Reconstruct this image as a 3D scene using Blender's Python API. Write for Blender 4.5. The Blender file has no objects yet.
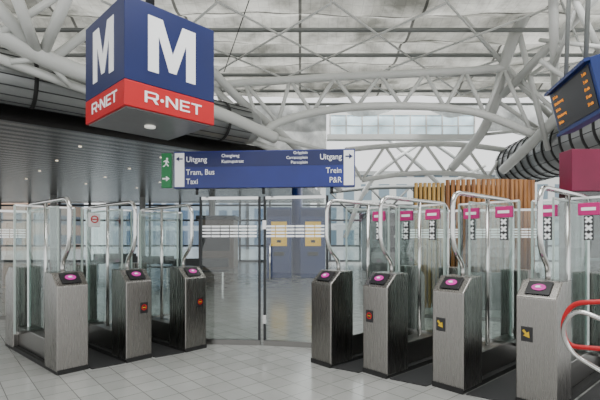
import bpy, bmesh, math, random
from mathutils import Vector, Matrix
random.seed(4)
C = bpy.context.scene.collection
F=420.0; EYE=1.45
def S(px,py,d):
    return Vector(((px-300)/F*d, d, EYE+(240-py)/F*d))
# ---------------------------------------------------------------- materials
def newmat(name):
    m=bpy.data.materials.new(name); m.use_nodes=True
    nt=m.node_tree; b=nt.nodes["Principled BSDF"]; return m,nt,b
def mat(name,col,rough=0.5,metal=0.0,var=0.06,scale=6,emit=0,bump=0,coat=0):
    m,nt,b=newmat(name)
    tc=nt.nodes.new("ShaderNodeTexCoord"); n=nt.nodes.new("ShaderNodeTexNoise")
    n.inputs["Scale"].default_value=scale; n.inputs["Detail"].default_value=4
    nt.links.new(tc.outputs["Object"],n.inputs["Vector"])
    r=nt.nodes.new("ShaderNodeValToRGB")
    r.color_ramp.elements[0].position=.3; r.color_ramp.elements[1].position=.7
    r.color_ramp.elements[0].color=tuple(max(0,c*(1-var)) for c in col)+(1,)
    r.color_ramp.elements[1].color=tuple(min(1,c*(1+var)) for c in col)+(1,)
    nt.links.new(n.outputs["Fac"],r.inputs["Fac"]); nt.links.new(r.outputs["Color"],b.inputs["Base Color"])
    b.inputs["Roughness"].default_value=rough; b.inputs["Metallic"].default_value=metal
    if coat: b.inputs["Coat Weight"].default_value=coat
    if emit:
        nt.links.new(r.outputs["Color"],b.inputs["Emission Color"]); b.inputs["Emission Strength"].default_value=emit
    return m
def brushed(name,col,rough,sx=60,sz=1.5):
    m,nt,b=newmat(name)
    tc=nt.nodes.new("ShaderNodeTexCoord"); mp=nt.nodes.new("ShaderNodeMapping"); n=nt.nodes.new("ShaderNodeTexNoise")
    mp.inputs["Scale"].default_value=(sx,sx,sz); n.inputs["Scale"].default_value=1.5
    nt.links.new(tc.outputs["Object"],mp.inputs["Vector"]); nt.links.new(mp.outputs["Vector"],n.inputs["Vector"])
    mr=nt.nodes.new("ShaderNodeMapRange"); mr.inputs["To Min"].default_value=rough-.02; mr.inputs["To Max"].default_value=rough+.03
    nt.links.new(n.outputs["Fac"],mr.inputs["Value"]); nt.links.new(mr.outputs["Result"],b.inputs["Roughness"])
    b.inputs["Base Color"].default_value=col+(1,); b.inputs["Metallic"].default_value=1
    return m
def glassmat(name,tint,base=.04,k=.5):
    m=bpy.data.materials.new(name); m.use_nodes=True; nt=m.node_tree; nt.nodes.clear()
    o=nt.nodes.new("ShaderNodeOutputMaterial"); t=nt.nodes.new("ShaderNodeBsdfTransparent"); g=nt.nodes.new("ShaderNodeBsdfGlossy")
    t.inputs[0].default_value=tint+(1,); g.inputs["Roughness"].default_value=.02
    lw=nt.nodes.new("ShaderNodeLayerWeight"); lw.inputs["Blend"].default_value=.5
    pw=nt.nodes.new("ShaderNodeMath"); pw.operation='POWER'; pw.inputs[1].default_value=3.5
    ma=nt.nodes.new("ShaderNodeMath"); ma.operation='MULTIPLY_ADD'; ma.inputs[1].default_value=k; ma.inputs[2].default_value=base
    mx=nt.nodes.new("ShaderNodeMixShader")
    nt.links.new(lw.outputs["Facing"],pw.inputs[0]); nt.links.new(pw.outputs[0],ma.inputs[0]); nt.links.new(ma.outputs[0],mx.inputs[0])
    nt.links.new(t.outputs[0],mx.inputs[1]); nt.links.new(g.outputs[0],mx.inputs[2]); nt.links.new(mx.outputs[0],o.inputs[0])
    return m
STEEL=brushed("brushed_steel",(.275,.265,.25),.27)
STEEL2=brushed("steel_lid",(.24,.235,.225),.3)
TUBE=mat("polished_tube",(.66,.66,.65),.14,1.0,.03)
WHITE=mat("painted_tube_white",(.60,.61,.59),.38,0,.04,2)
GREYT=mat("painted_tube_grey",(.18,.19,.185),.45,0,.06,2)
BLACK=mat("black_plastic",(.012,.012,.014),.3,0,.1,8)
RUB=mat("black_rubber",(.010,.010,.010),.7,0,.2,30)
DARK=mat("dark_metal",(.028,.03,.032),.45,.3,.1)
EDGE=mat("glass_edge_green",(.38,.46,.43),.2,0,.05,5)
MAG=mat("magenta_plate",(.46,.006,.15),.45,0,.05,5,emit=.08)
PINK=mat("pink_reader",(.52,.02,.30),.4,0,.1,9,emit=.2)  # small glow mixed in to lift the tap symbol's brightness
WH=mat("white_lettering",(.80,.81,.82),.5,0,.02,5,emit=.15)
BLUE=mat("sign_blue",(.0025,.011,.088),.35,0,.08,2)
BLUE2=mat("board_blue",(.0025,.014,.15),.3,0,.25,1.5,coat=.1)
BLUE3=mat("machine_blue",(.012,.030,.13),.3,0,.15,1.5,emit=.1)  # slight emission brightens the blue, not a lit surface
NAVY=mat("board_navy",(.0025,.009,.075),.35,0,.15,2)
RED=mat("sign_red",(.48,.001,.006),.4,0,.05,2)
YEL=mat("yellow_panel",(.72,.44,.03),.4,0,.06,3,emit=.4)  # emission added to make the machine panels look brighter
GREEN=mat("exit_green",(.0,.16,.04),.4,0,.05,3,emit=.1)
ORANGE=mat("led_amber",(1,.34,.02),.5,0,.02,3,emit=.5)
SCREEN=mat("screen_black",(.01,.01,.013),.4,0,.1,3)
DBLUE=mat("display_blue",(.006,.026,.15),.4,0,.08,3)
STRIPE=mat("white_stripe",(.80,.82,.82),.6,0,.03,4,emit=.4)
GLASS=glassmat("clear_glass",(.94,.97,.96),.05,.32)
GLASS2=glassmat("tinted_glass",(.86,.91,.90),.07,.35)
GLASSB=glassmat("window_glass",(.78,.82,.84),.04,.2)
LAMP=mat("lamp_warm",(1,.85,.65),.5,0,.02,3,emit=1.8)
LAMP2=mat("lamp_dim",(.9,.88,.8),.5,0,.02,3,emit=.6)
SILV=mat("gutter_cladding",(.27,.28,.28),.32,.5,.15,1.2)
MAROON=mat("shop_fascia",(.20,.003,.045),.4,0,.12,2)
def clothmat(name,c0,c1,mixf,seams=False,sc=1.0):
    m=bpy.data.materials.new(name); m.use_nodes=True; nt=m.node_tree; nt.nodes.clear()
    o=nt.nodes.new("ShaderNodeOutputMaterial"); d=nt.nodes.new("ShaderNodeBsdfDiffuse"); t=nt.nodes.new("ShaderNodeBsdfTranslucent"); mx=nt.nodes.new("ShaderNodeMixShader"); mx.inputs[0].default_value=mixf
    g=nt.nodes.new("ShaderNodeNewGeometry"); n=nt.nodes.new("ShaderNodeTexNoise"); n.inputs["Scale"].default_value=sc; n.inputs["Detail"].default_value=10; n.inputs["Roughness"].default_value=.62
    n.inputs["Distortion"].default_value=.3
    r=nt.nodes.new("ShaderNodeValToRGB"); r.color_ramp.elements[0].position=.36; r.color_ramp.elements[1].position=.62
    r.color_ramp.elements[0].color=c0+(1,); r.color_ramp.elements[1].color=c1+(1,)
    nt.links.new(g.outputs["Position"],n.inputs["Vector"]); nt.links.new(n.outputs["Fac"],r.inputs["Fac"]); col=r.outputs[0]
    if seams:
        for (bw,rh,ms,c2,mo) in ((3,1.5,.04,.58,.2),(.25,.25,.010,1,.85)):
            br=nt.nodes.new("ShaderNodeTexBrick"); br.offset=0; br.inputs["Scale"].default_value=1; br.inputs["Brick Width"].default_value=bw; br.inputs["Row Height"].default_value=rh
            br.inputs["Mortar Size"].default_value=ms
            br.inputs["Color1"].default_value=(1,1,1,1); br.inputs["Color2"].default_value=(c2,c2,c2*.98,1); br.inputs["Mortar"].default_value=(mo,mo,mo,1)
            nt.links.new(g.outputs["Position"],br.inputs["Vector"])
            mm=nt.nodes.new("ShaderNodeMixRGB"); mm.blend_type='MULTIPLY'; mm.inputs[0].default_value=1
            nt.links.new(col,mm.inputs[1]); nt.links.new(br.outputs["Color"],mm.inputs[2]); col=mm.outputs[0]
    nt.links.new(col,d.inputs[0]); nt.links.new(col,t.inputs[0])
    nt.links.new(d.outputs[0],mx.inputs[1]); nt.links.new(t.outputs[0],mx.inputs[2]); nt.links.new(mx.outputs[0],o.inputs[0])
    return m
SHEET=clothmat("draped_sheeting",(.34,.35,.34),(.64,.65,.63),.5,False,1.4)
ROOF=clothmat("translucent_netting",(.16,.16,.142),(.52,.515,.475),.62,True,.8)
def floor_mat():
    m,nt,b=newmat("floor_tiles")
    g=nt.nodes.new("ShaderNodeNewGeometry"); mp=nt.nodes.new("ShaderNodeMapping"); mp.inputs["Rotation"].default_value=(0,0,math.radians(-41))
    br=nt.nodes.new("ShaderNodeTexBrick"); br.offset=0; br.inputs["Scale"].default_value=1
    br.inputs["Brick Width"].default_value=.25; br.inputs["Row Height"].default_value=.25
    br.inputs["Mortar Size"].default_value=.004; br.inputs["Mortar Smooth"].default_value=.2
    br.inputs["Color1"].default_value=(.35,.355,.34,1); br.inputs["Color2"].default_value=(.41,.415,.40,1); br.inputs["Mortar"].default_value=(.14,.14,.135,1)
    nt.links.new(g.outputs["Position"],mp.inputs["Vector"]); nt.links.new(mp.outputs["Vector"],br.inputs["Vector"])
    n=nt.nodes.new("ShaderNodeTexNoise"); n.inputs["Scale"].default_value=3; n.inputs["Detail"].default_value=8
    nt.links.new(g.outputs["Position"],n.inputs["Vector"])
    mx=nt.nodes.new("ShaderNodeMixRGB"); mx.blend_type='MULTIPLY'; mx.inputs[0].default_value=.2
    nt.links.new(br.outputs["Color"],mx.inputs[1]); nt.links.new(n.outputs["Fac"],mx.inputs[2]); nt.links.new(mx.outputs[0],b.inputs["Base Color"])
    mr=nt.nodes.new("ShaderNodeMapRange"); mr.inputs["To Min"].default_value=.08; mr.inputs["To Max"].default_value=.26
    nt.links.new(n.outputs["Fac"],mr.inputs["Value"]); nt.links.new(mr.outputs[0],b.inputs["Roughness"])
    return m
FLOOR=floor_mat()
def wave_mat(name,c1,c2,scale,rotz,rough=.5,metal=0,direction='X'):
    m,nt,b=newmat(name)
    g=nt.nodes.new("ShaderNodeNewGeometry"); mp=nt.nodes.new("ShaderNodeMapping"); mp.inputs["Rotation"].default_value=(0,0,math.radians(rotz))
    w=nt.nodes.new("ShaderNodeTexWave"); w.bands_direction=direction; w.inputs["Scale"].default_value=scale
    r=nt.nodes.new("ShaderNodeValToRGB"); r.color_ramp.elements[0].position=.35; r.color_ramp.elements[1].position=.6
    r.color_ramp.elements[0].color=c1+(1,); r.color_ramp.elements[1].color=c2+(1,)
    nt.links.new(g.outputs["Position"],mp.inputs["Vector"]); nt.links.new(mp.outputs["Vector"],w.inputs["Vector"])
    nt.links.new(w.outputs["Fac"],r.inputs["Fac"]); nt.links.new(r.outputs["Color"],b.inputs["Base Color"])
    b.inputs["Roughness"].default_value=rough; b.inputs["Metallic"].default_value=metal
    return m
MATR=wave_mat("ribbed_rubber",(.008,.008,.009),(.035,.035,.037),14,-41,.6)
MATL=wave_mat("ribbed_rubber_b",(.008,.008,.009),(.035,.035,.037),14,41,.6)
SLAT=wave_mat("slatted_soffit",(.022,.021,.02),(.34,.325,.30),.75,-41.7,.26,.72,'Y')
def wood(name,c0,c1):
    m,nt,b=newmat(name)
    tc=nt.nodes.new("ShaderNodeTexCoord"); mp=nt.nodes.new("ShaderNodeMapping"); mp.inputs["Scale"].default_value=(9,9,.6)
    n=nt.nodes.new("ShaderNodeTexNoise"); n.inputs["Scale"].default_value=1.2; n.inputs["Detail"].default_value=6
    r=nt.nodes.new("ShaderNodeValToRGB"); r.color_ramp.elements[0].position=.35; r.color_ramp.elements[1].position=.65
    r.color_ramp.elements[0].color=c0+(1,); r.color_ramp.elements[1].color=c1+(1,)
    nt.links.new(tc.outputs["Object"],mp.inputs["Vector"]); nt.links.new(mp.outputs["Vector"],n.inputs["Vector"])
    nt.links.new(n.outputs["Fac"],r.inputs["Fac"]); nt.links.new(r.outputs["Color"],b.inputs["Base Color"]); b.inputs["Roughness"].default_value=.55
    return m
WOOD=wood("pole_wood",(.15,.055,.015),(.42,.19,.055)); WOOD2=wood("slat_wood_yellow",(.24,.13,.03),(.46,.29,.08))
def facade(name,wall,win,w,h,mort,rough=.5):
    m,nt,b=newmat(name)
    tc=nt.nodes.new("ShaderNodeTexCoord"); mp=nt.nodes.new("ShaderNodeMapping"); mp.inputs["Rotation"].default_value=(math.radians(90),0,0)
    br=nt.nodes.new("ShaderNodeTexBrick"); br.offset=0; br.inputs["Scale"].default_value=1; br.inputs["Brick Width"].default_value=w; br.inputs["Row Height"].default_value=h
    br.inputs["Mortar Size"].default_value=mort; br.inputs["Mortar Smooth"].default_value=0
    br.inputs["Color1"].default_value=win+(1,); br.inputs["Color2"].default_value=tuple(min(1,c*1.3) for c in win)+(1,); br.inputs["Mortar"].default_value=wall+(1,)
    nt.links.new(tc.outputs["Object"],mp.inputs["Vector"]); nt.links.new(mp.outputs["Vector"],br.inputs["Vector"])
    nt.links.new(br.outputs["Color"],b.inputs["Base Color"]); b.inputs["Roughness"].default_value=rough
    return m
# ---------------------------------------------------------------- geometry helpers
def meshobj(name,verts,faces,m,parent=None,smooth=False,loc=(0,0,0)):
    me=bpy.data.meshes.new(name); me.from_pydata([tuple(v) for v in verts],[],faces); me.update()
    bm=bmesh.new(); bm.from_mesh(me); bmesh.ops.recalc_face_normals(bm,faces=bm.faces); bm.to_mesh(me); bm.free()
    if smooth:
        for p in me.polygons: p.use_smooth=True
    me.materials.append(m)
    o=bpy.data.objects.new(name,me); C.objects.link(o); o.location=loc
    if parent: o.parent=parent
    return o
def boxgeo(x0,x1,y0,y1,z0,z1,off=0):
    v=[(x0,y0,z0),(x1,y0,z0),(x1,y1,z0),(x0,y1,z0),(x0,y0,z1),(x1,y0,z1),(x1,y1,z1),(x0,y1,z1)]
    f=[(0,3,2,1),(4,5,6,7),(0,1,5,4),(1,2,6,5),(2,3,7,6),(3,0,4,7)]
    return v,[tuple(i+off for i in q) for q in f]
def box(name,x0,x1,y0,y1,z0,z1,m,parent=None,bevel=0):
    v,f=boxgeo(x0,x1,y0,y1,z0,z1); o=meshobj(name,v,f,m,parent)
    if bevel:
        b=o.modifiers.new("bevel",'BEVEL'); b.width=bevel; b.segments=3
    return o
def boxes(name,lst,m,parent=None):
    V=[];Fc=[]
    for q in lst:
        v,f=boxgeo(*q,off=len(V)); V+=v; Fc+=f
    return meshobj(name,V,Fc,m,parent)
def prism(name,prof,y0,y1,m,parent=None,bevel=0):
    n=len(prof); V=[(x,y0,z) for x,z in prof]+[(x,y1,z) for x,z in prof]
    Fc=[tuple(range(n)),tuple(range(2*n-1,n-1,-1))]+[(i,(i+1)%n,(i+1)%n+n,i+n) for i in range(n)]
    o=meshobj(name,V,Fc,m,parent)
    if bevel:
        b=o.modifiers.new("bevel",'BEVEL'); b.width=bevel; b.segments=3; b.limit_method='ANGLE'; b.angle_limit=math.radians(30)
    return o
def polys(name,plist,m,parent,y,depth=.004):
    V=[];Fc=[]
    for prof in plist:
        n=len(prof); o=len(V); V+=[(x,y-depth,z) for x,z in prof]+[(x,y,z) for x,z in prof]
        Fc+=[tuple(o+i for i in range(n)),tuple(o+i for i in range(2*n-1,n-1,-1))]+[(o+i,o+(i+1)%n,o+(i+1)%n+n,o+i+n) for i in range(n)]
    return meshobj(name,V,Fc,m,parent)
def fillet(pts,r,n=6):
    pts=[Vector(p) for p in pts]; out=[pts[0]]
    for i in range(1,len(pts)-1):
        a,b,c=pts[i-1],pts[i],pts[i+1]
        u=(a-b); v=(c-b); k=min(r,u.length*.48,v.length*.48)
        p0=b+u.normalized()*k; p2=b+v.normalized()*k
        for j in range(n+1):
            t=j/n; out.append(p0*(1-t)**2+b*2*t*(1-t)+p2*t*t)
    out.append(pts[-1]); return out
def tubegeo(pts,r,seg,off):
    pts=[Vector(p) for p in pts]; V=[];Fc=[]; N=len(pts); nrm=None
    for i,p in enumerate(pts):
        t=(pts[min(i+1,N-1)]-pts[max(i-1,0)]).normalized()
        if nrm is None:
            nrm=t.cross(Vector((0,0,1)))
            if nrm.length<.01: nrm=t.cross(Vector((1,0,0)))
        nrm=(nrm-t*nrm.dot(t)).normalized(); bn=t.cross(nrm)
        for k in range(seg):
            a=2*math.pi*k/seg; V.append(p+nrm*math.cos(a)*r+bn*math.sin(a)*r)
    for i in range(N-1):
        for k in range(seg):
            a=off+i*seg+k; b=off+i*seg+(k+1)%seg; Fc.append((a,b,b+seg,a+seg))
    Fc.append(tuple(off+k for k in range(seg))); Fc.append(tuple(off+(N-1)*seg+k for k in range(seg)))
    return V,Fc
def tube(name,pts,r,m,parent=None,seg=12):
    V,Fc=tubegeo(pts,r,seg,0); return meshobj(name,V,Fc,m,parent,True)
def polygon(name,pts2,m,parent,y,depth=.004):
    return prism(name,pts2,y-depth,y,m,parent)
def textmesh(body,size,m,x,z,y,parent,align='LEFT',off=0,name="lettering",sx=.9):
    cu=bpy.data.curves.new(name,'FONT'); cu.body=body; cu.size=size; cu.align_x=align; cu.offset=off; cu.extrude=.0015; cu.resolution_u=3
    t=bpy.data.objects.new(name,cu); C.objects.link(t)
    dg=bpy.context.evaluated_depsgraph_get(); me=bpy.data.meshes.new_from_object(t.evaluated_get(dg))
    bpy.data.objects.remove(t); me.materials.clear(); me.materials.append(m)
    M=Matrix.Translation((x,y,z))@Matrix.Rotation(math.pi/2,4,'X')@Matrix.Diagonal((sx,1,1,1))
    me.transform(M); o=bpy.data.objects.new(name,me); C.objects.link(o); o.parent=parent; return o
def thing(name,label,cat,loc=(0,0,0),rotz=0,group=None):
    e=bpy.data.objects.new(name,None); C.objects.link(e); e.location=loc; e.rotation_euler=(0,0,rotz); e.empty_display_size=.1
    e["label"]=label; e["category"]=cat
    if group: e["group"]=group
    return e
def tag(o,label,cat,group=None):
    o["label"]=label; o["category"]=cat
    if group: o["group"]=group
    return o
def struct(o): o["kind"]="structure"; return o
# ---------------------------------------------------------------- setting
struct(box("floor",-80,80,-6,90,-.2,0,FLOOR))
V=[];Fc=[];nx,ny=150,140
for j in range(ny+1):
    for i in range(nx+1):
        x=-16+32*i/nx; y=-5+22.0*j/ny
        sag=abs(math.sin((y-.5)*math.pi/1.5))
        V.append((x,y,7.30-.26*sag*(1+.25*math.sin(x*.9+math.floor((y-.5)/1.5)*2))+.02*math.sin(x*4.3+math.sin(y*3)*2)))
for j in range(ny):
    for i in range(nx):
        a=j*(nx+1)+i; Fc.append((a,a+1,a+nx+2,a+nx+1))
struct(meshobj("ceiling",V,Fc,ROOF,None,True))
g=Vector((.746,.666,0)); perp=Vector((-.666,.746,0))
G0=Vector((-10.2,4.0,0))+perp*.65; G1=Vector((-1.66,11.6,0))+g*1.9+perp*.65
poly=[(G0.x,G0.y),(G1.x,G1.y),(1.6,28),(-30,28),(-30,4)]
V=[(x,y,3.9) for x,y in poly]+[(x,y,4.3) for x,y in poly]; n=5
Fc=[tuple(range(n)),tuple(range(2*n-1,n-1,-1))]+[(i,(i+1)%n,(i+1)%n+n,i+n) for i in range(n)]
struct(meshobj("ceiling.001",V,Fc,SLAT))
first=None
for r in range(4):
    for k in range(5):
        p=Vector((-7.6,7.2,3.885))+g*(k*2.2-.5)+perp*(1.6+r*2.6)
        if p.y>27 or p.x>.2: continue
        if 300+p.x/p.y*F<-10: continue
        if first is None:
            vv=[(.04*math.cos(a*math.pi/8),.04*math.sin(a*math.pi/8),z) for z in (0,.03) for a in range(16)]
            ff=[tuple(range(16)),tuple(range(31,15,-1))]+[(i,(i+1)%16,(i+1)%16+16,i+16) for i in range(16)]
            first=meshobj("ceiling_downlight",vv,ff,LAMP); o=first
        else:
            o=first.copy(); C.objects.link(o)
        o.location=p; tag(o,"small round warm downlight set in the dark slatted soffit","ceiling light","downlights in the slatted soffit")
def gutter(name,a,b,r,nb,cap=False,seams=14,label="",sw=.025,sr=.010):
    e=thing(name,label,"gutter",a)
    d=b-a
    tube("cladding",[Vector((0,0,0)),d],r,SILV,e,40)
    t=d.normalized()
    for i in range(nb):
        c=d*((i+.5)/nb); tube("strap",[c-t*sw,c+t*sw],r+.02,RUB,e,40)
    s=t.cross(Vector((0,0,1))).normalized(); u=s.cross(t)
    for k in range(seams):
        an=2*math.pi*k/seams+.2
        w=s*math.cos(an)+u*math.sin(an)
        tube("seam",[w*(r+.002),d+w*(r+.002)],sr,DARK,e,6)
    if cap:
        V=[];Fc=[]
        for i in range(9):
            f=i/8
            rr=r*math.cos(f*math.pi/2*.97)
            for k in range(40):
                an=2*math.pi*k/40; V.append(d+t*.55*math.sin(f*math.pi/2)+(s*math.cos(an)+u*math.sin(an))*rr)
        for i in range(8):
            for k in range(40): Fc.append((i*40+k,i*40+(k+1)%40,(i+1)*40+(k+1)%40,(i+1)*40+k))
        Fc.append(tuple(320+k for k in range(40)))
        meshobj("rounded_end",V,Fc,SILV,e,True)
    return e
gutter("gutter_pipe",Vector((-5.7,8,4.55))-g*4.5,Vector((-1.66,11.6,4.62))+g*.1,.5,7,True,16,"large round ribbed grey gutter with black bands",.035,.012)
gutter("gutter_pipe",Vector((8.1,9.6,4.35)),Vector((8.85,17.2,4.5)),.85,14,False,14,"large round silver clad gutter tube with black straps",.05)
lst=[]
for i in range(27):
    x=-26+i*2.0; lst.append((x-.06,x+.06,27.9,28.05,0,3.9))
for z in (.0,1.0,2.7,3.7): lst.append((-26,26,27.92,28.03,z,z+.12))
struct(boxes("window_1",lst,DARK))
struct(box("window_2",-26,26,27.96,27.98,.1,3.8,GLASSB))
def sheet(x0,x1,z0,z1,y,nm):
    V=[];Fc=[];nx=60;nz=20
    for j in range(nz+1):
        for i in range(nx+1):
            x=x0+(x1-x0)*i/nx; t=j/nz; z=z0+(z1-z0)*t+(1-t)*.25*math.sin(x*1.7)
            V.append((x,y+.12*math.sin(x*3.1+z*1.2)+.05*math.sin(x*8+z*4),z))
    for j in range(nz):
        for i in range(nx):
            a=j*(nx+1)+i; Fc.append((a,a+1,a+nx+2,a+nx+1))
    return tag(meshobj(nm,V,Fc,SHEET,None,True),"pale draped translucent sheeting hanging at the roof end","sheeting")
sheet(-5.5,1.1,5.0,7.15,17.6,"hanging_sheet"); sheet(7.8,13,5.8,7.15,17.6,"hanging_sheet"); sheet(1.15,7.75,6.85,7.15,17.6,"hanging_sheet")
def bld(x0,x1,y,h,m,label):
    e=thing("office_building",label,"building",((x0+x1)/2,y,0)); w=(x1-x0)/2
    box("facade",-w,w,0,12,0,h,m,e); box("parapet",-w-.2,w+.2,-.2,12.2,h,h+.6,GREYT,e); return e
FB=facade("facade_b",(.26,.17,.12),(.05,.07,.09),2.6,3.0,.8)
FCm=facade("facade_c",(.30,.31,.30),(.07,.10,.12),2.6,3.4,.5)
FDm=facade("facade_d",(.21,.24,.27),(.04,.07,.11),2.2,3.4,.4)
bld(3,40,62,11,FCm,"pale low office block outside the station")
bld(-8,1.6,66,9,FDm,"grey glazed office block outside the station")
bld(-60,-36,58,9,FB,"brown brick apartment block outside the station")
bld(-32,-9,70,9,FDm,"grey office block outside the station")
# ---------------------------------------------------------------- roof steel
def truss(label,groups,loc):
    e=thing("roof_truss",label,"roof truss",loc); L=Vector(loc)
    for nm,pts,r,m in groups: tube(nm,[Vector(p)-L for p in pts],r,m,e,16)
    return e
def W(d,top,bot): return [S(x,y,d) for x,y in top],[S(x,y,d) for x,y in bot]
def bez(pts,n=30):
    if len(pts)==2: return list(pts)
    P=[pts[0]]+list(pts)+[pts[-1]]; out=[]; m=n//(len(P)-3)+1
    for i in range(1,len(P)-2):
        for j in range(m):
            t=j/m; a,b,c,d=P[i-1],P[i],P[i+1],P[i+2]
            out.append(.5*((2*b)+(c-a)*t+(2*a-5*b+4*c-d)*t*t+(-a+3*b-3*c+d)*t**3))
    out.append(P[-2]); return out
def web(T,B,rt,rb,rs,m,label):
    G=[("top_chord",bez(T),rt,m),("bottom_chord",bez(B),rb,m)]; order=[]
    for t,b in zip(T,B): order+=[t,b]
    for i in range(len(order)-1): G.append(("diagonal_strut",[order[i],order[i+1]],rs,m))
    truss(label,G,T[0])
T,B=W(12,[(212,86),(245,83),(290,80),(335,77),(380,75),(425,73),(465,71),(503,68)],[(262,134),(278,123),(312,113),(357,107),(402,106),(445,108),(485,115),(532,134)])
web(T,B,.11,.11,.055,WHITE,"white tubular arched roof truss spanning the hall")
T,B=W(17,[(345,150),(385,146),(425,144),(465,145),(505,150)],[(362,180),(404,174),(446,173),(488,178),(525,190)])
web(T,B,.11,.10,.06,WHITE,"white tubular truss with crossing struts near the end wall")
T,B=W(21,[(330,192),(370,188),(410,187),(450,188),(490,192)],[(350,212),(390,208),(430,208),(470,212),(500,220)])
web(T,B,.10,.09,.055,GREYT,"grey tubular truss low over the end of the hall")
G=[]
for pts in [[(345,238),(372,180),(430,136)],[(470,236),(440,186),(385,136)],[(395,238),(425,200),(485,165)],[(505,238),(480,180),(430,140)]]:
    G.append(("arch_rib",bez([S(*a,19.5) for a in pts]),.10,WHITE))
truss("white curved arch ribs bracing the end wall",G,G[0][1][0])
def tr(label,segs):
    G=[(nm,bez([S(*p) for p in pts]),r,m) for nm,pts,r,m in segs]
    return truss(label,G,G[0][1][0])
tr("thick white arched rib with branching straight struts",[
 ("arch_rib",[(538,-12,10.6),(518,28,11.3),(504,65,12),(496,100,13),(480,135,14.3),(452,168,16)],.16,WHITE),
 ("strut",[(504,67,12),(556,122,12.5)],.075,WHITE),
 ("strut",[(518,28,11.3),(548,150,12.4)],.075,WHITE),
 ("strut",[(496,100,13),(540,130,13)],.06,WHITE),
 ("strut",[(504,65,12),(600,150,11.5)],.06,WHITE),
 ("strut",[(480,135,14.3),(545,128,12.6)],.05,WHITE),
 ("strut",[(496,100,13),(552,60,11)],.05,WHITE),
 ("strut",[(440,-10,10.5),(504,65,12)],.06,WHITE)])
tr("thick straight white diagonal roof tube with bracing struts",[
 ("arch_rib",[(628,35,9.0),(582,90,10.6),(545,130,12.4),(503,170,15)],.16,WHITE),
 ("strut",[(556,122,12.4),(553,-10,9)],.10,WHITE),
 ("strut",[(612,-20,8.5),(503,95,12.6)],.11,WHITE),
 ("strut",[(570,-10,9),(604,60,9.6)],.07,WHITE),
 ("strut",[(540,40,10.5),(610,48,9)],.05,WHITE),
 ("strut",[(575,10,9.2),(553,70,10.6)],.05,WHITE),
 ("strut",[(540,60,10.5),(582,90,10.6)],.06,WHITE)])
tr("pale tubular edge truss with long chords above the round gutter",[
 ("main_chord",[(-30,18,6.8),(45,58,7.6),(110,82,8.5),(215,112,10.5),(275,138,12)],.16,WHITE),
 ("upper_chord",[(-20,-12,6.5),(42,56,7.6)],.11,WHITE),
 ("lower_chord",[(-30,48,6.9),(110,98,8.8),(215,128,11),(300,160,13.5)],.085,WHITE),
 ("strut",[(14,-10,6.5),(38,54,7.5)],.09,WHITE),
 ("strut",[(70,-10,6.8),(42,56,7.6)],.09,WHITE),
 ("strut",[(125,5,8),(48,62,7.7)],.08,WHITE),
 ("strut",[(-10,40,7.0),(70,-12,7.2)],.06,WHITE),
 ("strut",[(45,58,7.6),(70,86,8.0)],.05,WHITE),
 ("strut",[(45,58,7.6),(10,62,7.3)],.05,WHITE),
 ("strut",[(215,112,10.5),(240,138,11.6)],.06,WHITE)])
tr("white roof tube descending from the crossing truss",[
 ("main_chord",[(196,52,11),(238,98,12),(290,142,14),(340,190,17)],.12,WHITE),
 ("strut",[(212,86,12),(262,134,12)],.085,WHITE),
 ("strut",[(262,134,12),(330,152,14)],.07,WHITE),
 ("strut",[(215,84,12),(235,146,13)],.06,WHITE)])
# thin cross bracing under the purlins
for (y0,y1) in ((9.5,12.5),(12.5,15.5)):
    G=[]
    xs=[-4.5+i*2.6 for i in range(6)]
    for i in range(5):
        G.append(("diagonal_rod",[Vector((xs[i],y0,6.86)),Vector((xs[i+1],y1,6.86))],.028,WHITE))
        G.append(("diagonal_rod",[Vector((xs[i],y1,6.80)),Vector((xs[i+1],y0,6.80))],.028,WHITE))
    truss("thin pale cross bracing rods under the roof purlins",G,G[0][1][0])
first=None
for i,y in enumerate((6.5,8,9.5,11,12.5,14,15.5,17)):
    if first is None: first=tube("roof_purlin",[(-15,0,0),(15,0,0)],.055,GREYT); o=first
    else: o=first.copy(); C.objects.link(o)
    o.location=(0,y,6.95); tag(o,"straight grey steel purlin under the netted roof","roof beam","roof purlins")
tag(tube("roof_beam",[S(205,83,16.8),S(512,78,16.8)],.14,GREYT),"long grey steel edge beam below the netted roof","roof beam")
tag(tube("bracing_cable",[S(252,-8,9.5),S(224,72,12)],.012,DARK),"thin dark steel bracing cable below the roof","cable")
e=thing("clerestory_window","long glazed clerestory box with white mullions below the roof edge","window",(4.4,18.1,5.72))
lst=[(-3.25,3.25,-.3,.06,0,.22),(-3.15,3.15,-.05,.05,1.1,1.25),(-3.15,3.15,-.03,.03,.62,.67)]
for i in range(10): x=-3.1+i*6.2/9; lst.append((x-.035,x+.035,-.04,.04,.1,1.15))
boxes("frame",lst,WHITE,e); box("pane",-3.1,3.1,-.01,.01,.15,1.15,mat("window_glow_blue_grey",(.52,.66,.72),.2,0,.35,1.2,emit=.7),e)  # opaque pane whose own glow stands in for daylight through glass
first=None
for p in [(-13.5,23),(-9,24),(-5.2,25)]:
    if first is None:
        first=tube("hall_column",[(0,0,0),(0,0,3.9)],.16,WHITE); o=first
    else: o=first.copy(); C.objects.link(o)
    o.location=(p[0],p[1],0); tag(o,"slim round white column holding the low soffit","column","columns under the soffit")
tag(tube("blue_column",[(-.12,17.5,0),(-.12,17.5,3.9)],.22,BLUE3,None,20),"round blue column beside the ticket machines","column")
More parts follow.
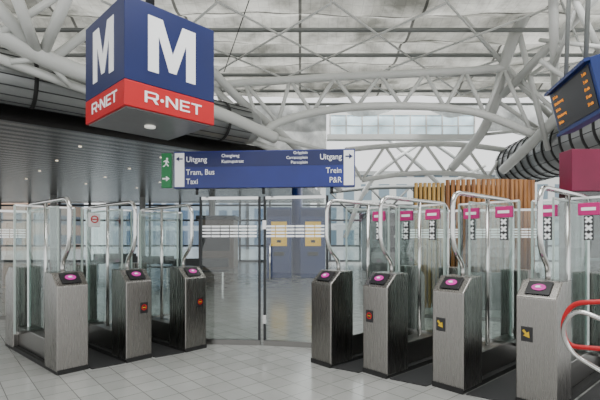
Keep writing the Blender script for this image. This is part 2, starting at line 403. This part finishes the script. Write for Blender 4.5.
# ---------------------------------------------------------------- M cube
near=Vector((-1.71,4.09,0)); th=math.radians(46); ux=Vector((math.cos(th),math.sin(th),0)); uy=Vector((-math.sin(th),math.cos(th),0))
s=1.04; h=s/2; c=near+ux*h+uy*h; c.z=2.77
cube=thing("metro_cube_sign","blue and red hanging metro cube sign with white lettering","sign",c,th)
box("upper_box",-h,h,-h,h,.26,1.09,BLUE,cube,.008)
box("lower_box",-h,h,-h,h,0,.258,RED,cube,.008)
box("underside",-h+.03,h-.03,-h+.03,h-.03,-.012,.002,mat("grey_underside",(.17,.17,.175),.4),cube)
tube("downlight",[(0,0,-.03),(0,0,-.01)],.06,LAMP2,cube,20)
tube("hanging_pole",[(0,0,1.05),(0,0,4.15)],.05,DARK,cube)
Mp=[(0,0),(0,1),(.29,1),(.5,.42),(.71,1),(1,1),(1,0),(.79,0),(.79,.68),(.575,.08),(.425,.08),(.21,.68),(.21,0)]
def glyph(ch,x,w):
    def q(a,b,c2,d): return [(x+a*w,b),(x+c2*w,b),(x+c2*w,d),(x+a*w,d)]
    if ch=='R': return [q(0,0,.18,1),q(.18,.85,.85,1),[(x+.85*w,1),(x+w,.88),(x+w,.50),(x+.85*w,.37),(x+.82*w,.37),(x+.82*w,1)],q(.18,.37,.82,.52),[(x+.56*w,.37),(x+.77*w,.37),(x+w,0),(x+.78*w,0)]]
    if ch=='.': return [[(x+w*(.5+.5*math.cos(i*math.pi/8)),.46+.16*math.sin(i*math.pi/8)) for i in range(16)]]
    if ch=='N': return [q(0,0,.18,1),q(.82,0,1,1),[(x+.18*w,1),(x+.18*w,.73),(x+.82*w,0),(x+.82*w,.27)]]
    if ch=='E': return [q(0,0,.2,1),q(.2,.85,1,1),q(.2,.425,.92,.575),q(.2,0,1,.15)]
    if ch=='T': return [q(0,.85,1,1),q(.4,0,.6,.85)]
for k in range(4):
    rz=-k*math.pi/2
    o=polygon("metro_letter",[(-.28+.55*x,.40+.57*z) for x,z in Mp],WH,cube,-h-.001,.004); o.rotation_euler=(0,0,rz)
    for ch,x,w in (('R',-.315,.15),('.',-.145,.038),('N',-.085,.14),('E',.08,.12),('T',.22,.13)):
        ps=[[(px_,.074+.115*z_) for px_,z_ in p] for p in glyph(ch,x,w)]
        o=polys("line_letter",ps,WH,cube,-h-.001,.004); o.rotation_euler=(0,0,rz)
# ---------------------------------------------------------------- direction board
bd=thing("direction_board","long blue overhead direction board with white lettering above the glass screen","sign",(-.483,5.55,2.137),math.radians(-4.8))
box("panel",-1.2,1.2,-.05,.05,0,.49,BLUE2,bd,.008)
box("top_band",-1.06,1.06,-.054,-.05,.285,.475,NAVY,bd)
for u,a in ((-1.12,-1),(1.12,1)):
    box("arrow_plate",u-.065,u+.065,-.056,-.05,.02,.47,WH,bd)
    z=.39; polygon("arrow",[(u-a*.045,z-.009),(u+a*.005,z-.009),(u+a*.0,z-.035),(u+a*.05,z),(u,z+.035),(u+a*.005,z+.009),(u-a*.045,z+.009)],NAVY,bd,-.0562,.003)
y=-.056
for t,sz,x,z,al,of in [("Uitgang",.104,-1.03,.348,'LEFT',0),("Changiweg",.060,-.55,.405,'LEFT',0),("Kastrupstraat",.060,-.55,.33,'LEFT',0),
  ("Tram, Bus",.104,-1.03,.178,'LEFT',0),("Taxi",.104,-1.03,.055,'LEFT',0),
  ("Uitgang",.104,1.03,.355,'RIGHT',0),("Orlyplein",.055,.59,.43,'RIGHT',0),("Carrascoplein",.055,.59,.368,'RIGHT',0),("Piarcoplein",.055,.59,.306,'RIGHT',0),
  ("Trein",.104,1.03,.178,'RIGHT',0),("P&R",.104,1.03,.055,'RIGHT',0)]:
    textmesh(t,sz,WH,x,z,y,bd,al,of)
for u in (-.9,0,.9): tube("bracket",[(u,0,-.08),(u,0,.02)],.02,DARK,bd)
ex=thing("exit_sign","narrow green emergency exit sign with white running figure and arrow","sign",tuple(S(167,188,5.62)),math.radians(-4.8))
box("panel",-.065,.065,-.03,.03,0,.46,GREEN,ex,.004)
yy=-.031
def sc_(l,k=.72,zc=.34): return [(x*k,zc+(z-zc)*k) for x,z in l]
polygon("running_figure",sc_([(.02+.02*math.cos(i*math.pi/8),.40+.02*math.sin(i*math.pi/8)) for i in range(16)]),WH,ex,yy)
polygon("running_figure",sc_([(-.01,.375),(.03,.375),(.06,.33),(.045,.325),(.025,.35),(.02,.31),(.055,.275),(.04,.255),(0,.30),(-.03,.255),(-.06,.255),(-.055,.272),(-.035,.275),(-.01,.31),(-.01,.35),(-.045,.34),(-.05,.355)]),WH,ex,yy)
polygon("arrow",sc_([(-.05,.13),(0,.13),(0,.155),(.05,.12),(0,.085),(0,.11),(-.05,.11)],1.0,.1),WH,ex,yy)
# ---------------------------------------------------------------- fare gates
HW=.165
YEL2=mat("yellow_mark",(.62,.40,.01),.4)
LW=mat("white_plate",(.7,.7,.7),.4)
def make_gate(label):
    e=thing("ticket_gate",label,"ticket gate",(0,0,0),0,"ticket gates")
    prof=[(0,.03),(0,.95),(.16,1.09),(.38,1.09),(.38,.03)]
    prism("pedestal",prof,-HW,HW,STEEL,e,.012)
    prism("reader_panel",[(.024,.978),(.140,1.079),(.135,1.085),(.018,.984)],-.100,.100,BLACK,e,.004)
    n=Vector((-.14,0,.16)).normalized(); a=Vector((.16,0,.14)).normalized(); cc=Vector((.078,0,1.033))+n*.004
    V=[cc+Vector((0,1,0))*.058*math.cos(i*math.pi/12)+a*.038*math.sin(i*math.pi/12) for i in range(24)]
    V2=[v+n*.004 for v in V]
    meshobj("tap_symbol",V+V2,[tuple(range(24)),tuple(range(47,23,-1))]+[(i,(i+1)%24,(i+1)%24+24,i+24) for i in range(24)],PINK,e)
    def q(u,v): return cc+n*.010+Vector((0,1,0))*u+a*v
    meshobj("tap_icon",[q(-.028,-.009),q(.015,-.014),q(.030,.0),q(.013,.013),q(-.020,.012),q(-.007,.0)],[tuple(range(6))],WH,e)
    box("plinth",-.01,1.93,-.16,.16,0,.05,RUB,e)
    box("lower_housing",.38,1.55,-.10,.10,.05,.30,STEEL2,e,.01)
    prism("rear_pedestal",[(1.56,.03),(1.56,1.09),(1.76,1.09),(1.92,.95),(1.92,.03)],-HW,HW,STEEL,e,.012)
    fp=fillet([(.30,0,1.05),(.30,0,1.2),(.10,0,1.38),(.10,0,1.92),(1.50,0,1.92),(1.50,0,.2),(.5,0,.2)],.15)
    tube("guard_rail",fp,.024,TUBE,e,14)
    gp=box("glass_panel",.44,1.46,-.005,.005,.30,1.84,GLASS,e)
    for x in (.44,1.455): box("glass_edge",x-.007,x+.007,-.008,.008,.30,1.84,EDGE,gp)
    box("glass_edge",.44,1.46,-.008,.008,1.83,1.85,EDGE,gp)
    tube("hinge_post",[(.85,0,.3),(.85,0,1.92)],.021,TUBE,e)
    return e
def sticker(e,kind,sy):
    m=box("direction_mark",-.005,.0,sy-.048,sy+.048,.56,.69,BLACK,e,.003)
    if kind=='arrow':
        ca=math.cos(math.radians(-40)); sa=math.sin(math.radians(-40))
        V=[(-.007,sy+u*ca-v*sa,.625+u*sa+v*ca) for u,v in [(.010,.045),(-.010,.045),(-.010,.008),(-.032,.008),(0,-.040),(.032,.008),(.010,.008)]]
        meshobj("direction_arrow",V,[tuple(range(7))],YEL2,m)
    else:
        V=[(-.007,sy+rr*math.cos(i*math.pi/10),.63+rr*math.sin(i*math.pi/10)) for rr in (.036,.024) for i in range(20)]
        meshobj("no_entry_ring",V,[(i,(i+1)%20,(i+1)%20+20,i+20) for i in range(20)],RED,m)
        meshobj("no_entry_bar",[(-.008,sy-.02,.624),(-.008,sy+.02,.624),(-.008,sy+.02,.636),(-.008,sy-.02,.636)],[(0,1,2,3)],YEL2,m)
def flap(e,sg,style):
    y0,y1=sorted((sg*.03,sg*.33))
    f=box("flap_door",.845,.855,y0,y1,.35,1.86,GLASS2,e)
    box("edge_trim",.838,.862,sg*.33-.009,sg*.33+.009,.35,1.86,EDGE,f)
    box("bottom_trim",.84,.86,y0,y1,.34,.37,TUBE,f); box("top_trim",.842,.858,y0,y1,1.85,1.87,TUBE,f)
    if style=='right':
        p=box("sign_plate",.83,.87,sg*.18-.09,sg*.18+.09,1.69,1.81,MAG,f,.006)
        box("plate_icon",.826,.83,sg*.18-.06,sg*.18+.06,1.735,1.765,WH,p)
        box("cross_strip",.836,.864,sg*.18-.04,sg*.18+.04,1.45,1.685,BLACK,f)
        for zc in (1.645,1.568,1.49):
            V=[];Fc=[]
            for dr in (1,-1):
                w=.008; L=.026; b0=len(V)
                for (u,v) in ((-L-w,-L+w),(-L+w,-L-w),(L+w,L-w),(L-w,L+w)): V.append((.833-.001*dr,sg*.18+u*dr,zc+v))
                Fc.append((b0,b0+1,b0+2,b0+3))
            meshobj("city_cross",V,Fc,WH,f)
    elif style=='left':
        p=box("sign_plate",.83,.87,sg*.18-.075,sg*.18+.075,1.62,1.80,LW,f,.006)
        V=[(.827,sg*.18+rr*math.cos(i*math.pi/12),1.72+rr*math.sin(i*math.pi/12)) for rr in (.05,.034) for i in range(24)]
        meshobj("no_entry_ring",V,[(i,(i+1)%24,(i+1)%24+24,i+24) for i in range(24)],RED,p)
        box("no_entry_bar",.824,.827,sg*.18-.03,sg*.18+.03,1.712,1.728,RED,p)
aR=math.atan2(.66,.75); aL=math.pi-aR
RG=[(.24,4.87),(.80,4.5),(1.425,4.06),(2.035,3.63)]
LG=[(-2.49,4.61),(-1.94,5.07),(-1.37,5.54)]
for i,P in enumerate(RG):
    e=make_gate("stainless steel ticket gate with pink tap reader and magenta flap plates"); e.location=(P[0],P[1],0); e.rotation_euler=(0,0,aR)
    if i==1: sticker(e,'no',.07)
    if i>1: sticker(e,'arrow',.07)
    if i>0: flap(e,1,'right')
    flap(e,-1,'right')
for i,P in enumerate(LG):
    e=make_gate("stainless steel ticket gate with pink reader and white no entry plate" if i==1 else "stainless steel ticket gate with pink reader and plain glass flaps"); e.location=(P[0],P[1],0); e.rotation_euler=(0,0,aL)
    if i: sticker(e,'no',-.06)
    flap(e,1,'left' if i==1 else 'plain'); flap(e,-1,'plain')
def mats(P,Q,ax,m,s0=-.03):
    P=Vector((P[0],P[1],0));Q=Vector((Q[0],Q[1],0));ax=Vector((ax[0],ax[1],0)); d=Q-P
    P,Q=P+d*.25,Q-d*.25
    V=[P+ax*s0,Q+ax*s0,Q+ax*1.9,P+ax*1.9]; V=[v+Vector((0,0,z)) for z in (.001,.012) for v in V]
    o=meshobj("rubber_mat",V,[(0,1,2,3),(7,6,5,4),(0,1,5,4),(1,2,6,5),(2,3,7,6),(3,0,4,7)],m)
    tag(o,"black ribbed rubber mat in the passage between ticket gates","floor mat","gate mats")
R=RG+[(2.70,3.2)]
for a,b in zip(R,R[1:]): mats(a,b,(.75,.66),MATR)
for a,b in zip(LG,LG[1:]): mats(a,b,(-.75,.66),MATL)
# ---------------------------------------------------------------- glass screens
def screen(P,Q,zt,label,stripes=True,name="glass_screen",post=None):
    P=Vector((P[0],P[1],0));Q=Vector((Q[0],Q[1],0)); d=Q-P; L=d.length
    e=thing(name,label,"glass partition",P,math.atan2(d.y,d.x),None)
    box("pane",.03,L-.03,-.006,.006,.06,zt-.04,GLASS,e)
    for x in (0.015,L-.015): box("post",x-.015,x+.015,-.02,.02,0,zt,post or DARK,e)
    box("top_rail",0,L,-.018,.018,zt-.04,zt,TUBE,e); box("bottom_rail",0,L,-.025,.025,0,.07,STEEL2,e)
    if stripes:
        lst=[]; n=int(L/.13)
        for i in range(n):
            x=.04+i*(L-.08)/n
            for z in (1.49,1.535,1.58,1.625): lst.append((x,x+(L-.08)/n*.9,-.009,-.006,z,z+.026))
        boxes("stripe_marking",lst,STRIPE,e)
    return e
screen((-1.40,5.87),(-.545,5.80),2.05,"clear glass screen with frosted dashed stripes beside the gates")
sc=screen((-.50,5.80),(.38,5.63),2.05,"clear glass swing door with frosted dashed stripes",name="glass_swing_door")
tube("pull_handle",[(.1,-.05,.9),(.1,-.05,1.4)],.012,TUBE,sc)
for z in (.3,1.6): box("hinge",-.01,.04,-.03,.03,z,z+.12,TUBE,sc)
screen((-6.5,6.9),(-5.1,7.9),2.0,"clear glass side screen beyond the gates",True)
screen((1.9,8.0),(2.95,7.6),2.0,"clear glass screen beyond the gates with frosted stripes",True)
screen((3.0,7.6),(4.3,7.3),2.0,"clear glass screen near the wooden wall with frosted stripes",True)
# ---------------------------------------------------------------- departure display
A=Vector((2.89,4.9,3.165)); Bv=Vector((2.64,3.85,3.165)); Cb=Vector((3.03,4.9,2.66))
X=(Bv-A); Lx=X.length; X.normalize(); Z=(A-Cb); Lz=Z.length; Z.normalize(); Y=Z.cross(X).normalized()
e=thing("departure_display","tilted black departure display with amber text in a blue frame","display",(0,0,0))
e.matrix_world=Matrix(((X.x,Y.x,Z.x,Cb.x),(X.y,Y.y,Z.y,Cb.y),(X.z,Y.z,Z.z,Cb.z),(0,0,0,1)))
box("casing",0,Lx,0,.16,0,Lz,DBLUE,e,.01)
box("screen",.05,Lx-.05,-.006,.002,.05,Lz-.05,SCREEN,e)
for i,(l,t) in enumerate([("50 Gein","3 min"),("50 Isolatorweg","5 min"),("50 Gein","13 min"),("50 Isolatorweg","15 min"),("50 Gein","23 min")]):
    z=Lz-.12-i*.072
    textmesh(l,.046,ORANGE,.10,z,-.008,e,'LEFT'); textmesh(t,.046,ORANGE,Lx-.12,z,-.008,e,'RIGHT')
box("top_rim",0,Lx,-.05,.0,Lz-.03,Lz,DBLUE,e); box("bottom_rim",0,Lx,-.03,.0,0,.03,DBLUE,e)
for xx in (.3,.8): tube("hanger",[(xx,.08,Lz),(xx,.4,Lz+1.2),(xx,.9,3.9)],.022,GREYT,e)
# ---------------------------------------------------------------- handrail
e=thing("handrail","slim red handrail with a steel loop beside the last gate","handrail",(2.45,2.75,0))
L0=Vector(e.location)
def hl(l,r,m,n): tube(n,fillet([S(*p)-L0 for p in l],.12),r,m,e)
hl([(640,300,2.7),(572,303,3.0),(562,322,3.05),(566,346,3.05),(640,352,2.7)],.017,RED,"grip_tube")
hl([(640,335,2.55),(574,308,2.85),(561,330,2.95),(570,352,2.95),(640,395,2.6)],.015,TUBE,"steel_tube")
q=S(640,352,2.7)-L0; tube("post",[(q.x,q.y,-L0.z),(q.x,q.y,1.1)],.025,TUBE,e)
q=S(640,395,2.6)-L0; tube("post",[(q.x,q.y,-L0.z),(q.x,q.y,1.0)],.025,TUBE,e)
# ---------------------------------------------------------------- wooden wall, shop, machines
e=thing("wooden_screen_wall","curved wall of upright rounded orange brown wooden poles","wooden wall",(3.85,8.9,0))
V=[];Fc=[]
for i in range(19):
    t=i/18; x=-.72+1.8*t
    v,f=tubegeo([Vector((x,-.14*(1-(2*t-1)**2),.75)),Vector((x,-.14*(1-(2*t-1)**2),2.72))],.043,12,len(V)); V+=v; Fc+=f
meshobj("poles",V,Fc,WOOD,e,True)
box("backing",-.75,1.1,.06,.10,.7,2.62,mat("backing_brown",(.015,.009,.006),.7),e)
box("base_cabinet",-.78,1.12,-.22,.2,0,.78,mat("base_grey",(.12,.125,.12),.35),e,.02)
e=thing("slatted_panel","yellowish wooden slatted screen beside the pole wall","screen",(2.42,8.9,0))
V=[];Fc=[]
for i in range(7):
    v,f=tubegeo([Vector((i*.094+.04,0,.02)),Vector((i*.094+.04,0,2.66))],.036,10,len(V)); V+=v; Fc+=f
meshobj("slats",V,Fc,WOOD2,e,True)
box("backing",0,.64,.05,.08,.1,2.58,mat("backing_dark",(.02,.014,.01),.7),e)
e=thing("shop_stall","small shop stall with dark magenta fascia and glazed front","shop",(4.5,7.0,0))
box("fascia",0,3.4,-.05,.3,2.26,2.96,MAROON,e,.01)
box("back_wall",0,3.4,.27,.3,0,2.26,mat("shop_inside",(.06,.02,.02),.6),e)
boxes("front_frame",[(0,.08,-.02,.06,0,2.26),(1.3,1.36,-.02,.06,0,2.26),(2.6,2.66,-.02,.06,0,2.26),(3.32,3.4,-.02,.06,0,2.26),(0,3.4,-.02,.06,0,.5),(0,3.4,-.01,.04,1.95,2.0)],DARK,e)
box("shop_glass",.05,3.35,0,.01,.5,2.26,GLASS2,e)
for z in (.7,1.1,1.5,1.9): box("shelf",.2,3.2,.1,.26,z,z+.04,GREYT,e)
for px in (279,313):
    p=S(px,278,16)
    e=thing("ticket_machine","blue ticket machine with a solid yellow upper panel","ticket machine",(p.x,16,0),0,"ticket machines")
    box("body",-.48,.48,0,.6,0,2.7,BLUE3,e,.03); box("yellow_panel",-.30,.30,-.03,.0,1.22,2.15,YEL,e,.01)
    box("touch_screen",-.08,.08,-.04,-.03,1.35,1.45,SCREEN,e); box("payment_slot",-.2,.2,-.03,0,.85,1.0,DARK,e,.01); box("top_light",-.44,.44,-.04,.0,2.35,2.6,BLUE,e)
# far concourse furniture
def booth(x,y,w,label,m):
    e=thing("concourse_kiosk",label,"kiosk",(x,y,0))
    box("body",-w,w,0,1.6,0,2.5,m,e,.03); box("shop_window",-w+.2,w-.2,-.02,0,.9,2.1,SCREEN,e); box("roof_edge",-w-.1,w+.1,-.15,1.7,2.5,2.7,DARK,e)
booth(4.6,19.5,1.5,"dark grey kiosk with a wide window in the far concourse",mat("kiosk_grey",(.13,.13,.13),.4))
booth(-4.3,21.5,.9,"brown grey kiosk with a window under the soffit",mat("kiosk_brown",(.16,.12,.09),.4))
first=None
for i,(x,y) in enumerate([(-3.2,13.5),(-5.6,15.5),(-8.2,18.5)]):
    e=thing("waiting_bench","dark steel waiting bench standing on the concourse floor","bench",(x,y,0),.2,"concourse benches")
    box("seat",-.9,.9,-.22,.22,.42,.47,DARK,e,.01); box("backrest",-.9,.9,.2,.24,.55,.85,DARK,e,.01)
    for sx in (-.7,.7): box("leg",sx-.03,sx+.03,-.2,.24,0,.42,TUBE,e)
# ---------------------------------------------------------------- light
w=bpy.data.worlds.new("World"); bpy.context.scene.world=w; w.use_nodes=True; nt=w.node_tree; bg=nt.nodes["Background"]
tc=nt.nodes.new("ShaderNodeTexCoord"); n=nt.nodes.new("ShaderNodeTexNoise"); n.inputs["Scale"].default_value=2.5; n.inputs["Detail"].default_value=5
r=nt.nodes.new("ShaderNodeValToRGB"); r.color_ramp.elements[0].color=(.88,.90,.93,1); r.color_ramp.elements[1].color=(1,.995,.98,1)
nt.links.new(tc.outputs["Generated"],n.inputs["Vector"]); nt.links.new(n.outputs["Fac"],r.inputs["Fac"]); nt.links.new(r.outputs[0],bg.inputs["Color"]); bg.inputs["Strength"].default_value=1.8
sun=bpy.data.lights.new("sun",'SUN'); sun.energy=8.5; sun.angle=.4; so=bpy.data.objects.new("sun",sun); so.rotation_euler=(math.radians(35),math.radians(15),0); C.objects.link(so)
for (x,y,z,sz,en) in [(0,2.5,6.6,4,340),(5,7,6.6,4,200),(2,20,6.0,6,180)]:  # unseen area lights added as soft fill for the hall
    al=bpy.data.lights.new("hall_fill",'AREA'); al.size=sz; al.energy=en; ao=bpy.data.objects.new("hall_fill",al); ao.location=(x,y,z); C.objects.link(ao)
# ---------------------------------------------------------------- camera
cam=bpy.data.cameras.new("camera"); cam.lens=25.2; cam.sensor_width=36; cam.shift_y=40/600
co=bpy.data.objects.new("camera",cam); co.location=(0,0,EYE); co.rotation_euler=(math.pi/2,0,0); C.objects.link(co); bpy.context.scene.camera=co
